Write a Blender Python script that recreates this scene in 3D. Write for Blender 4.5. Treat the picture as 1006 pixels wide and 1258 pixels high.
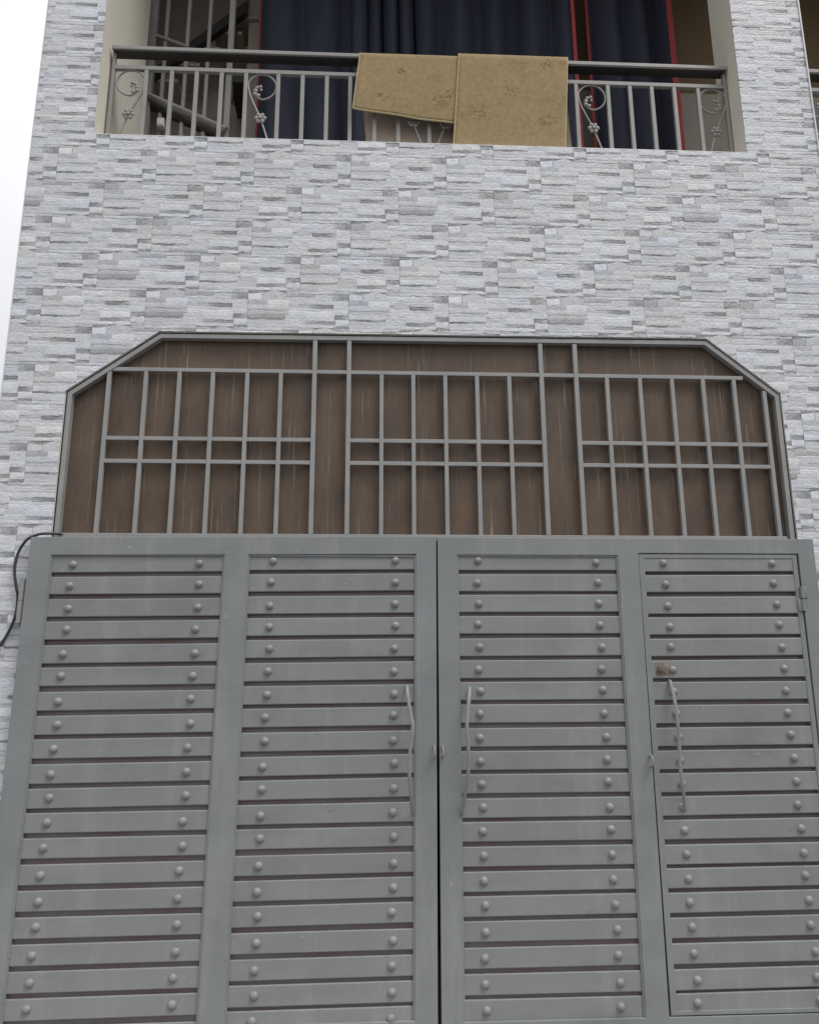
import bpy, bmesh, math, random
from mathutils import Vector, Matrix
random.seed(7)
for o in list(bpy.data.objects): bpy.data.objects.remove(o)
S = bpy.context.scene
C = S.collection
R = math.radians

# ------------------------------------------------------------------ camera
YAW, PITCH, ROLL = R(2.783), R(12.863), R(-0.2577)
CAM = Vector((0.0, -3.45, 1.45))
f0 = Vector((math.sin(YAW), math.cos(YAW), 0)); r0 = Vector((math.cos(YAW), -math.sin(YAW), 0))
FWD = f0*math.cos(PITCH) + Vector((0, 0, math.sin(PITCH)))
u0 = -f0*math.sin(PITCH) + Vector((0, 0, math.cos(PITCH)))
RIGHT = r0*math.cos(ROLL) + u0*math.sin(ROLL)
UP = u0*math.cos(ROLL) - r0*math.sin(ROLL)
cd = bpy.data.cameras.new('camera'); cam = bpy.data.objects.new('camera', cd); C.objects.link(cam)
cam.matrix_world = Matrix(((RIGHT.x, UP.x, -FWD.x, CAM.x), (RIGHT.y, UP.y, -FWD.y, CAM.y),
                           (RIGHT.z, UP.z, -FWD.z, CAM.z), (0, 0, 0, 1)))
cd.sensor_fit = 'HORIZONTAL'; cd.sensor_width = 36.0; cd.lens = 36.0*950/1006
cd.clip_start = 0.05; cd.clip_end = 2000
S.camera = cam

# ------------------------------------------------------------------ sky, sun, exposure (overcast day)
SUN_EL, SUN_AZ = R(60), R(48)            # azimuth measured from straight in front of the facade towards the right
w = bpy.data.worlds.new('World'); S.world = w; w.use_nodes = True
nt = w.node_tree; nt.nodes.clear()
wo = nt.nodes.new('ShaderNodeOutputWorld'); bg = nt.nodes.new('ShaderNodeBackground')
sky = nt.nodes.new('ShaderNodeTexSky'); sky.sky_type = 'NISHITA'; sky.sun_disc = False
sky.sun_elevation = SUN_EL; sky.sun_rotation = math.pi - SUN_AZ
tc = nt.nodes.new('ShaderNodeTexCoord'); cl = nt.nodes.new('ShaderNodeTexNoise')
cl.inputs['Scale'].default_value = 2.2; cl.inputs['Detail'].default_value = 5
cr = nt.nodes.new('ShaderNodeValToRGB')
cr.color_ramp.elements[0].position = 0.3; cr.color_ramp.elements[0].color = (9.4, 9.5, 9.7, 1)
cr.color_ramp.elements[1].position = 0.7; cr.color_ramp.elements[1].color = (10.2, 10.3, 10.5, 1)
mx = nt.nodes.new('ShaderNodeMix'); mx.data_type = 'RGBA'; mx.inputs[0].default_value = 0.92
nt.links.new(tc.outputs['Generated'], cl.inputs['Vector']); nt.links.new(cl.outputs['Fac'], cr.inputs['Fac'])
nt.links.new(sky.outputs['Color'], mx.inputs[6]); nt.links.new(cr.outputs['Color'], mx.inputs[7])
# overcast luminance: zenith about three times the horizon
sx = nt.nodes.new('ShaderNodeSeparateXYZ'); nt.links.new(tc.outputs['Generated'], sx.inputs[0])
ov = nt.nodes.new('ShaderNodeMapRange'); ov.inputs[3].default_value = 0.42; ov.inputs[4].default_value = 1.25
nt.links.new(sx.outputs['Z'], ov.inputs[0])
ml = nt.nodes.new('ShaderNodeVectorMath'); ml.operation = 'SCALE'
nt.links.new(mx.outputs[2], ml.inputs[0]); nt.links.new(ov.outputs[0], ml.inputs['Scale'])
nt.links.new(ml.outputs[0], bg.inputs['Color']); bg.inputs['Strength'].default_value = 0.1
nt.links.new(bg.outputs['Background'], wo.inputs['Surface'])
sl = bpy.data.lights.new('sun', 'SUN'); sun = bpy.data.objects.new('sun', sl); C.objects.link(sun)
sl.energy = 1.5; sl.angle = R(22); sl.color = (1.0, 0.97, 0.93)
sd = Vector((math.sin(SUN_AZ)*math.cos(SUN_EL), -math.cos(SUN_AZ)*math.cos(SUN_EL), math.sin(SUN_EL)))
sun.rotation_euler = sd.to_track_quat('Z', 'Y').to_euler(); sun.location = (3, -6, 9)
S.view_settings.view_transform = 'Standard'; S.view_settings.look = 'None'
S.view_settings.exposure = 0.29; S.view_settings.gamma = 1.0; S.view_settings.use_curve_mapping = False
S.render.engine = 'CYCLES'

# ------------------------------------------------------------------ materials
def mat(name, col, rough=0.6, var=0.15, vscale=(3, 3, 3), bump=0.0, bscale=60, metal=0.0, spec=0.5, coord='Object', tint=None, detail=4):
    """base colour with a noise variation (towards tint or darker) and a fine bump"""
    m = bpy.data.materials.new(name); m.use_nodes = True
    n = m.node_tree.nodes; l = m.node_tree.links; b = n['Principled BSDF']
    b.inputs['Roughness'].default_value = rough; b.inputs['Metallic'].default_value = metal
    b.inputs['Specular IOR Level'].default_value = spec
    t = n.new('ShaderNodeTexCoord')
    if coord == 'World':
        g = n.new('ShaderNodeNewGeometry'); src = g.outputs['Position']
    else: src = t.outputs[coord]
    mp = n.new('ShaderNodeMapping'); mp.inputs['Scale'].default_value = vscale; l.new(src, mp.inputs['Vector'])
    no = n.new('ShaderNodeTexNoise'); no.inputs['Scale'].default_value = 1; no.inputs['Detail'].default_value = detail
    no.inputs['Roughness'].default_value = 0.62
    l.new(mp.outputs['Vector'], no.inputs['Vector'])
    rp = n.new('ShaderNodeValToRGB'); e = rp.color_ramp.elements
    e[0].position = 0.3; e[1].position = 0.72
    d = tint if tint else tuple(c*(1-var) for c in col)
    e[0].color = (*d, 1); e[1].color = (*tuple(min(1, c*(1+var*0.6)) for c in col), 1)
    l.new(no.outputs['Fac'], rp.inputs['Fac']); l.new(rp.outputs['Color'], b.inputs['Base Color'])
    if bump:
        bn = n.new('ShaderNodeTexNoise'); bn.inputs['Scale'].default_value = bscale; bn.inputs['Detail'].default_value = 3
        l.new(src, bn.inputs['Vector'])
        bp = n.new('ShaderNodeBump'); bp.inputs['Strength'].default_value = bump; bp.inputs['Distance'].default_value = 0.002
        l.new(bn.outputs['Fac'], bp.inputs['Height']); l.new(bp.outputs['Normal'], b.inputs['Normal'])
    m['n'] = 1
    return m
M = {}
M['frame'] = mat('gate_frame_paint', (0.239, 0.250, 0.255), 0.45, 0.12, (2.5, 2.5, 5), 0.12, 180, coord='World')
M['slat'] = mat('gate_slat_paint', (0.250, 0.254, 0.258), 0.48, 0.11, (2, 4, 9), 0.15, 160, coord='World')
M['rivet'] = mat('rivet_paint', (0.255, 0.255, 0.252), 0.42, 0.15, (20, 20, 20), 0.2, 200, coord='World')
def wear(m):
    n = m.node_tree.nodes; l = m.node_tree.links; b = n['Principled BSDF']; g = n.new('ShaderNodeNewGeometry')
    def layer(vs, det, p0, p1, col, fac):
        mp = n.new('ShaderNodeMapping'); mp.inputs['Scale'].default_value = vs; l.new(g.outputs['Position'], mp.inputs['Vector'])
        no = n.new('ShaderNodeTexNoise'); no.inputs['Scale'].default_value = 1; no.inputs['Detail'].default_value = det; no.inputs['Roughness'].default_value = .65
        l.new(mp.outputs['Vector'], no.inputs['Vector'])
        rp = n.new('ShaderNodeValToRGB'); rp.color_ramp.elements[0].position = p0; rp.color_ramp.elements[1].position = p1
        rp.color_ramp.elements[1].color = (fac, fac, fac, 1); l.new(no.outputs['Fac'], rp.inputs['Fac'])
        k = n.new('ShaderNodeMix'); k.data_type = 'RGBA'; old = b.inputs['Base Color'].links[0].from_socket
        l.new(rp.outputs['Color'], k.inputs[0]); l.new(old, k.inputs[6]); k.inputs[7].default_value = (*col, 1); l.new(k.outputs[2], b.inputs['Base Color'])
        return rp
    layer((9, 9, 1.1), 5, .52, .75, (.34, .34, .345), .5)      # dust runs
    layer((1.7, 1.7, 2.3), 6, .55, .72, (.165, .17, .175), .6)  # dull patches
    c = layer((55, 55, 38), 3, .70, .73, (.42, .41, .39), .8)  # small chips and specks
    layer((75, 75, 60), 2, .72, .75, (.10, .075, .06), .8)
    r = n.new('ShaderNodeTexNoise'); r.inputs['Scale'].default_value = 6; l.new(g.outputs['Position'], r.inputs['Vector'])
    mr = n.new('ShaderNodeMapRange'); mr.inputs[3].default_value = .36; mr.inputs[4].default_value = .62; l.new(r.outputs['Fac'], mr.inputs[0]); l.new(mr.outputs[0], b.inputs['Roughness'])
for q in ('frame', 'slat'): wear(M[q])
M['behind'] = mat('primer_backing', (0.235, 0.232, 0.230), 0.6, 0.05, (3, 3, 10), 0, coord='World', tint=(0.19, 0.13, 0.125))
M['bar'] = mat('grille_paint', (0.31, 0.31, 0.303), 0.5, 0.12, (6, 6, 6), 0.1, 200, coord='World')
M['dark_edge'] = mat('sealant', (0.03, 0.03, 0.03), 0.8, 0.2)
M['cream'] = mat('cream_plaster', (0.72, 0.68, 0.58), 0.8, 0.08, (2, 2, 1.2), 0.25, 90, coord='World')
M['cement'] = mat('cement_plaster', (0.36, 0.35, 0.33), 0.9, 0.2, (1, 1, 0.5), 0.4, 60, coord='World')
M['brown_wall'] = mat('brown_painted_wall', (0.24, 0.165, 0.095), 0.8, 0.12, (1.5, 1.5, 1), 0.15, 60, coord='World')
M['beige_wall'] = mat('beige_wall', (0.50, 0.44, 0.37), 0.8, 0.12, (1.5, 1.5, 1), 0.15, 60, coord='World')
M['rail'] = mat('railing_paint', (0.30, 0.292, 0.275), 0.4, 0.10, (8, 8, 8), 0.1, 150, coord='World')
M['rail_dark'] = mat('stair_steel_and_rail_shade', (0.035, 0.03, 0.028), 0.5, 0.2)  # dark stair steel; also colours the painted shade below the balcony handrail
M['stair_rail'] = mat('stair_steel_grey', (0.30, 0.29, 0.27), 0.45, 0.15)
M['navy'] = mat('navy_curtain', (0.047, 0.051, 0.074), 0.85, 0.15, (30, 30, 3), 0.2, 400, coord='World', spec=0.2)
M['red'] = mat('red_curtain_border', (0.42, 0.075, 0.08), 0.85, 0.15, (30, 30, 5), spec=0.2)
M['rubber'] = mat('black_cable', (0.05, 0.05, 0.052), 0.5, 0.2, (30, 30, 30))
M['pale_plastic'] = mat('white_plastic', (0.7, 0.7, 0.68), 0.4, 0.05)
M['rust'] = mat('rusty_lock', (0.22, 0.185, 0.155), 0.6, 0.5, (60, 60, 60), 0.4, 200, coord='World', tint=(0.12, 0.085, 0.06))
M['trim'] = mat('tile_edge_trim', (0.72, 0.72, 0.73), 0.4, 0.06, (3, 3, 3), coord='World')
M['concrete'] = mat('concrete_apron', (0.30, 0.29, 0.275), 0.9, 0.2, (2, 2, 2), 0.5, 40, coord='World')
M['asphalt'] = mat('street_asphalt', (0.06, 0.06, 0.06), 0.9, 0.3, (1.2, 1.2, 1.2), 0.6, 80, coord='World')
M['garage'] = mat('garage_dark_plaster', (0.12, 0.115, 0.11), 0.9, 0.2)

def tile_material():
    m = bpy.data.materials.new('ledge_tile'); m.use_nodes = True
    n = m.node_tree.nodes; l = m.node_tree.links; b = n['Principled BSDF']
    b.inputs['Roughness'].default_value = 0.5
    at = n.new('ShaderNodeAttribute'); at.attribute_name = 'tone'
    t = n.new('ShaderNodeTexCoord')
    def noise(scale, vs, detail, rough, src):
        mp = n.new('ShaderNodeMapping'); mp.inputs['Scale'].default_value = vs; l.new(src, mp.inputs['Vector'])
        no = n.new('ShaderNodeTexNoise'); no.inputs['Scale'].default_value = scale; no.inputs['Detail'].default_value = detail
        no.inputs['Roughness'].default_value = rough; l.new(mp.outputs['Vector'], no.inputs['Vector']); return no
    def ramp(no, p0, c0, p1, c1):
        rp = n.new('ShaderNodeValToRGB'); e = rp.color_ramp.elements
        e[0].position = p0; e[1].position = p1; e[0].color = (*c0, 1); e[1].color = (*c1, 1)
        l.new(no.outputs['Fac'], rp.inputs['Fac']); return rp
    def mul(a, bb):
        k = n.new('ShaderNodeMix'); k.data_type = 'RGBA'; k.blend_type = 'MULTIPLY'; k.inputs[0].default_value = 1
        l.new(a, k.inputs[6]); l.new(bb, k.inputs[7]); return k.outputs[2]
    g = n.new('ShaderNodeNewGeometry'); oi = n.new('ShaderNodeObjectInfo')
    # stone veins, stretched along the strips
    v1 = ramp(noise(1, (14, 14, 150), 5, 0.65, t.outputs['Object']), 0.30, (0.80, 0.80, 0.815), 0.52, (1.0, 1.0, 1.0))
    v2 = ramp(noise(1, (60, 60, 260), 3, 0.6, t.outputs['Object']), 0.35, (0.90, 0.90, 0.91), 0.6, (1.03, 1.03, 1.03))
    big = ramp(noise(1, (1.3, 1.3, 1.0), 3, 0.5, g.outputs['Position']), 0.3, (0.95, 0.95, 0.95), 0.7, (1.02, 1.02, 1.02))
    hue = ramp(noise(1, (5, 5, 12), 2, 0.5, g.outputs['Position']), 0.4, (1.0, 0.995, 0.985), 0.68, (0.965, 0.985, 1.035))
    mr = n.new('ShaderNodeMapRange'); mr.inputs[3].default_value = 0.96; mr.inputs[4].default_value = 1.03
    l.new(oi.outputs['Random'], mr.inputs[0])
    cc = n.new('ShaderNodeCombineColor')
    for i in range(3): l.new(mr.outputs[0], cc.inputs[i])
    c = mul(at.outputs['Color'], v1.outputs['Color']); c = mul(c, v2.outputs['Color'])
    c = mul(c, big.outputs['Color']); c = mul(c, hue.outputs['Color']); c = mul(c, cc.outputs['Color'])
    l.new(c, b.inputs['Base Color'])
    bn = noise(1, (40, 40, 320), 4, 0.6, t.outputs['Object'])
    bp = n.new('ShaderNodeBump'); bp.inputs['Strength'].default_value = 0.35; bp.inputs['Distance'].default_value = 0.002
    l.new(bn.outputs['Fac'], bp.inputs['Height']); l.new(bp.outputs['Normal'], b.inputs['Normal'])
    return m
M['tile'] = tile_material()

def brown_sheet_material():
    m = mat('brown_sheet_metal', (0.108, 0.072, 0.049), 0.6, 0.38, (6, 6, 1.6), 0.2, 60, coord='World')
    n = m.node_tree.nodes; l = m.node_tree.links; b = n['Principled BSDF']
    g = n.new('ShaderNodeNewGeometry')
    mp = n.new('ShaderNodeMapping'); mp.inputs['Scale'].default_value = (70, 1, 2.2); l.new(g.outputs['Position'], mp.inputs['Vector'])
    no = n.new('ShaderNodeTexNoise'); no.inputs['Scale'].default_value = 1; no.inputs['Detail'].default_value = 3
    l.new(mp.outputs['Vector'], no.inputs['Vector'])
    rp = n.new('ShaderNodeValToRGB'); e = rp.color_ramp.elements; e[0].position = 0.58; e[1].position = 0.74
    e[0].color = (0, 0, 0, 1); e[1].color = (0.85, 0.85, 0.85, 1); l.new(no.outputs['Fac'], rp.inputs['Fac'])
    # drips only in patches
    pn = n.new('ShaderNodeTexNoise'); pn.inputs['Scale'].default_value = 3.0; l.new(g.outputs['Position'], pn.inputs['Vector'])
    pr = n.new('ShaderNodeValToRGB'); pr.color_ramp.elements[0].position = 0.34; pr.color_ramp.elements[1].position = 0.62
    l.new(pn.outputs['Fac'], pr.inputs['Fac'])
    mm = n.new('ShaderNodeMath'); mm.operation = 'MULTIPLY'; l.new(rp.outputs['Color'], mm.inputs[0]); l.new(pr.outputs['Color'], mm.inputs[1])
    k = n.new('ShaderNodeMix'); k.data_type = 'RGBA'
    bn = n.new('ShaderNodeTexNoise'); bn.inputs['Scale'].default_value = 1; bn.inputs['Detail'].default_value = 6; bn.inputs['Roughness'].default_value = .7
    bm_ = n.new('ShaderNodeMapping'); bm_.inputs['Scale'].default_value = (4.5, 1, 3.0); l.new(g.outputs['Position'], bm_.inputs['Vector']); l.new(bm_.outputs['Vector'], bn.inputs['Vector'])
    br = n.new('ShaderNodeValToRGB'); br.color_ramp.elements[0].position = .42; br.color_ramp.elements[1].position = .68; br.color_ramp.elements[1].color = (.75, .75, .75, 1)
    l.new(bn.outputs['Fac'], br.inputs['Fac']); k2 = n.new('ShaderNodeMix'); k2.data_type = 'RGBA'
    l.new(br.outputs['Color'], k2.inputs[0]); l.new(b.inputs['Base Color'].links[0].from_socket, k2.inputs[6]); k2.inputs[7].default_value = (.145, .098, .062, 1)
    l.new(k2.outputs[2], b.inputs['Base Color'])
    old = b.inputs['Base Color'].links[0].from_socket
    l.new(mm.outputs[0], k.inputs[0]); l.new(old, k.inputs[6]); k.inputs[7].default_value = (0.34, 0.29, 0.24, 1)
    l.new(k.outputs[2], b.inputs['Base Color'])
    return m
M['sheet'] = brown_sheet_material()

def rug_material():
    m = mat('tan_rug_pile', (0.375, 0.282, 0.158), 0.95, 0.18, (40, 40, 40), 0.9, 350, spec=0.1)
    n = m.node_tree.nodes; l = m.node_tree.links; b = n['Principled BSDF']
    t = n.new('ShaderNodeTexCoord')
    no = n.new('ShaderNodeTexNoise'); no.inputs['Scale'].default_value = 9; no.inputs['Detail'].default_value = 6; no.inputs['Roughness'].default_value = 0.7
    l.new(t.outputs['Object'], no.inputs['Vector'])
    rp = n.new('ShaderNodeValToRGB'); rp.color_ramp.elements[0].position = 0.57; rp.color_ramp.elements[1].position = 0.70
    rp.color_ramp.elements[1].color = (0.8, 0.8, 0.8, 1); l.new(no.outputs['Fac'], rp.inputs['Fac'])
    k = n.new('ShaderNodeMix'); k.data_type = 'RGBA'; old = b.inputs['Base Color'].links[0].from_socket
    l.new(rp.outputs['Color'], k.inputs[0]); l.new(old, k.inputs[6]); k.inputs[7].default_value = (0.29, 0.195, 0.085, 1)
    l.new(k.outputs[2], b.inputs['Base Color'])
    return m
M['rug'] = rug_material()
M['rug_motif'] = mat('rug_motif_brown', (0.285, 0.19, 0.08), 0.95, 0.3, (60, 60, 60), 0.9, 350, spec=0.1)
M['rug_edge'] = mat('rug_binding', (0.52, 0.43, 0.26), 0.9, 0.1, (40, 40, 40), spec=0.1)
M['rug_back'] = mat('rug_backing', (0.50, 0.42, 0.34), 0.95, 0.1, (20, 20, 20), spec=0.1)

# ------------------------------------------------------------------ mesh helpers
def link(name, me, material, parent=None, loc=(0, 0, 0)):
    o = bpy.data.objects.new(name, me); C.objects.link(o)
    if material is not None and not me.materials: me.materials.append(material)
    if parent is not None: o.parent = parent
    o.location = loc
    return o
def to_mesh(name, bm, smooth=None):
    bmesh.ops.recalc_face_normals(bm, faces=bm.faces)
    me = bpy.data.meshes.new(name); bm.to_mesh(me); bm.free()
    if smooth is not None:
        for p in me.polygons: p.use_smooth = True
        me.set_sharp_from_angle(angle=R(smooth))
    return me
def box_bm(bm, x0, x1, y0, y1, z0, z1, bev=0.0):
    b2 = bmesh.new()
    vs = [b2.verts.new((x, y, z)) for x in (x0, x1) for y in (y0, y1) for z in (z0, z1)]
    for f in ((0, 1, 3, 2), (4, 6, 7, 5), (0, 4, 5, 1), (2, 3, 7, 6), (0, 2, 6, 4), (1, 5, 7, 3)):
        b2.faces.new([vs[i] for i in f])
    if bev: bmesh.ops.bevel(b2, geom=list(b2.edges), offset=bev, segments=2, profile=0.5, affect='EDGES')
    me = bpy.data.meshes.new('tmp'); b2.to_mesh(me); b2.free(); bm.from_mesh(me); bpy.data.meshes.remove(me)
def box(name, x0, x1, y0, y1, z0, z1, material, parent=None, bev=0.0, origin=None):
    bm = bmesh.new(); ox, oy, oz = origin or (0, 0, 0)
    box_bm(bm, x0-ox, x1-ox, y0-oy, y1-oy, z0-oz, z1-oz, bev)
    return link(name, to_mesh(name, bm), material, parent, origin or (0, 0, 0))
def prism_bm(bm, poly, y0, y1):
    """polygon in XZ extruded along Y"""
    a = [bm.verts.new((x, y0, z)) for x, z in poly]; b = [bm.verts.new((x, y1, z)) for x, z in poly]
    bm.faces.new(a); bm.faces.new(b[::-1]); n = len(poly)
    for i in range(n): bm.faces.new((a[i], b[i], b[(i+1) % n], a[(i+1) % n]))
def smooth_path(pts, sub=6):
    P = [Vector(p) for p in pts]; out = []
    for i in range(len(P)-1):
        p0 = P[max(i-1, 0)]; p1 = P[i]; p2 = P[i+1]; p3 = P[min(i+2, len(P)-1)]
        for k in range(sub):
            t = k/sub
            out.append(0.5*((2*p1)+(-p0+p2)*t+(2*p0-5*p1+4*p2-p3)*t*t+(-p0+3*p1-3*p2+p3)*t**3))
    out.append(P[-1]); return out
def tube_bm(bm, pts, rx, ry=None, seg=8, side=Vector((0, 1, 0))):
    ry = ry or rx; rings = []
    P = [Vector(p) for p in pts]
    for i, p in enumerate(P):
        tdir = (P[min(i+1, len(P)-1)]-P[max(i-1, 0)]).normalized()
        sdir = side - tdir*side.dot(tdir)
        if sdir.length < 1e-4: sdir = Vector((1, 0, 0)) - tdir*tdir.x
        sdir.normalize(); bdir = tdir.cross(sdir)
        rings.append([bm.verts.new(p + bdir*math.cos(a)*rx + sdir*math.sin(a)*ry) for a in [2*math.pi*k/seg for k in range(seg)]])
    for a, b in zip(rings, rings[1:]):
        for k in range(seg): bm.faces.new((a[k], a[(k+1) % seg], b[(k+1) % seg], b[k]))
    bm.faces.new(rings[0][::-1]); bm.faces.new(rings[-1])
def tube(name, pts, r, material, parent=None, ry=None, seg=8, smooth=True):
    bm = bmesh.new(); tube_bm(bm, smooth_path(pts) if smooth else pts, r, ry, seg)
    return link(name, to_mesh(name, bm, 50), material, parent)
def thing(name, label, cat, loc=(0, 0, 0), group=None):
    o = bpy.data.objects.new(name, None); C.objects.link(o); o.location = loc; o.empty_display_size = 0.2
    tag(o, label, cat, group); return o
def tag(o, label, cat, group=None):
    o['label'] = label; o['category'] = cat
    if group: o['group'] = group
    return o

# ------------------------------------------------------------------ ground
g = box('street', -120, 120, -120, -1.6, -0.3, 0.0, M['asphalt']); g['kind'] = 'structure'
g = box('ground', -120, 120, -1.38, 120, -0.3, 0.02, M['concrete']); g['kind'] = 'structure'
bm = bmesh.new(); box_bm(bm, -60, 60, -1.6, -1.38, -0.3, 0.10, 0.012)
g = link('kerb', to_mesh('kerb', bm), M['concrete']); g['kind'] = 'structure'

# ------------------------------------------------------------------ house
XL, XR, XE = -1.714, 1.948, 2.337          # left corner, right jamb of the opening, right edge of the pillar
OL = -1.418                                # left jamb
ZS, ZH, ZT, XF = 4.18, 6.60, 7.25, 4.1      # balcony ledge, head of opening, roof, far right end
house = thing('tiled_house', 'house front clad in white and grey split-stone tiles above a grey metal gate', 'house', (0, 0, 0))
TH = 0.23
def wall_piece(poly, y0=0.0, y1=TH, material='cream', name='wall'):
    bm = bmesh.new(); prism_bm(bm, poly, y0, y1)
    return link(name, to_mesh(name, bm), M[material], house)
wall_piece([(XL, 0), (OL-0.008, 0), (OL-0.008, 2.804), (OL-0.008, ZS), (XL, ZS)])
wall_piece([(OL-0.008, 2.804), (-1.018, 3.110), (-1.018, ZS), (OL-0.008, ZS)])
wall_piece([(-1.018, 3.110), (1.634, 3.121), (1.634, ZS), (-1.018, ZS)])
wall_piece([(1.634, 3.121), (1.974, 2.838), (1.974, ZS), (1.634, ZS)])
wall_piece([(1.974, 0), (XF, 0), (XF, ZS), (1.974, ZS)])
wall_piece([(XL, ZS), (OL, ZS), (OL, ZH), (XL, ZH)], 0.0, 0.66, name='pillar')
wall_piece([(XR, ZS), (XE, ZS), (XE, ZH), (XR, ZH)], name='pillar')
wall_piece([(XF-0.3, ZS), (XF, ZS), (XF, ZH), (XF-0.3, ZH)], name='pillar')
wall_piece([(XL, ZH), (XF, ZH), (XF, ZT), (XL, ZT)])
box('side_wall', XL, XL+0.1, TH+0.003, 6, 0, ZS-0.003, M['cement'], house)
box('side_wall', XL, XL+0.1, 0.663, 6, ZS, ZT, M['cement'], house)
box('side_wall', XF-0.1, XF, TH+0.003, 6, 0, ZT, M['cement'], house)
box('rear_wall', XL+0.1, XF-0.1, 5.9, 6, 0, ZT, M['cement'], house)
box('balcony_floor', XL+0.1, XF-0.1, TH+0.003, 5.9, 3.55, 3.72, M['cement'], house)
box('balcony_ceiling', XL+0.1, XF-0.1, TH+0.003, 5.9, 6.72, 6.9, M['beige_wall'], house)
box('inner_wall', -0.78, XF-0.1, 1.18, 1.30, 5.60, 6.72, M['brown_wall'], house)
box('inner_wall', -0.78, XF-0.1, 1.178, 1.30, 3.72, 5.598, M['beige_wall'], house)
box('inner_wall', -0.90, -0.782, 1.18, 1.45, 3.72, 6.72, M['beige_wall'], house)
box('inner_wall', XL+0.1, -0.902, 1.45, 1.58, 3.72, 6.72, M['beige_wall'], house)
# carport behind the gate
box('carport_wall', -1.60, -1.5, TH+0.003, 5.9, 0.02, 3.55, M['garage'], house)
box('carport_wall', 2.1, 2.2, TH+0.003, 5.9, 0.02, 3.55, M['garage'], house)

# --- split-stone tiles: one moulded tile holds about thirty ledges
TW, THH = 0.4855, 0.1942
L1, L2, L3, G1, G2, D1, D2 = 0.81, 0.75, 0.69, 0.57, 0.485, 0.345, 0.28
STRIPS = [  # u0, u1, v0, v1 (495 x 180 units, v down), tone, height mm, outward lean mm (top minus bottom), kind
 (0, 70, 0, 14, D1, 4, 0, 0), (0, 66, 14, 46, L1, 8, 1, 0), (70, 186, 0, 46, L3, 7, 3, 1),
 (186, 250, 0, 18, G1, 5, 1, 0), (250, 412, 0, 14, L2, 7, 0, 0), (186, 330, 18, 32, L1, 8, 1, 0), (250, 412, 14, 18, G2, 4, 0, 0),
 (330, 412, 18, 32, L3, 6, 1, 0), (186, 412, 32, 46, L2, 7, 2, 0), (412, 495, 0, 12, L3, 6, 0, 0), (412, 495, 12, 46, D1, 4, 0, 2),
 (66, 70, 14, 46, G1, 4, 0, 0),
 (0, 96, 46, 70, G1, 5, 1, 0), (96, 200, 46, 70, L1, 8, 2, 0), (200, 420, 46, 66, L2, 7, 1, 0), (420, 495, 46, 92, L3, 6, 1, 0),
 (0, 200, 70, 92, L2, 7, 2, 0), (200, 300, 66, 82, G1, 5, 0, 0), (300, 420, 66, 86, D2, 3, 0, 2), (200, 300, 82, 98, L2, 6, 1, 0), (300, 420, 86, 98, L3, 6, 1, 0),
 (0, 200, 92, 98, G2, 4, 0, 0), (0, 200, 98, 114, L3, 6, 1, 0), (200, 425, 98, 116, L1, 8, 1, 0), (420, 495, 92, 116, L2, 7, 1, 0), (420, 425, 98, 116, G1, 4, 0, 0),
 (0, 186, 114, 137, L1, 9, 2, 0), (186, 282, 116, 137, L3, 6, 1, 0), (282, 425, 116, 146, L1, 8, 2, 0), (425, 495, 116, 140, D1, 3, 0, 2),
 (0, 110, 137, 147, D2, 3, 0, 0), (110, 184, 137, 147, G2, 4, 0, 0), (184, 282, 137, 164, L3, 6, 1, 0), (282, 430, 146, 164, D1, 4, 0, 2), (430, 495, 140, 168, L1, 8, 2, 0), (425, 430, 140, 146, G1, 4, 0, 0),
 (0, 184, 147, 166, L2, 7, 2, 0), (0, 90, 166, 180, L3, 6, 1, 0), (90, 282, 164, 180, L2, 7, 1, 0), (0, 184, 166, 166, L2, 7, 0, 0),
 (282, 430, 164, 180, L1, 8, 1, 0), (430, 495, 168, 180, D1, 4, 0, 0)]
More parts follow.
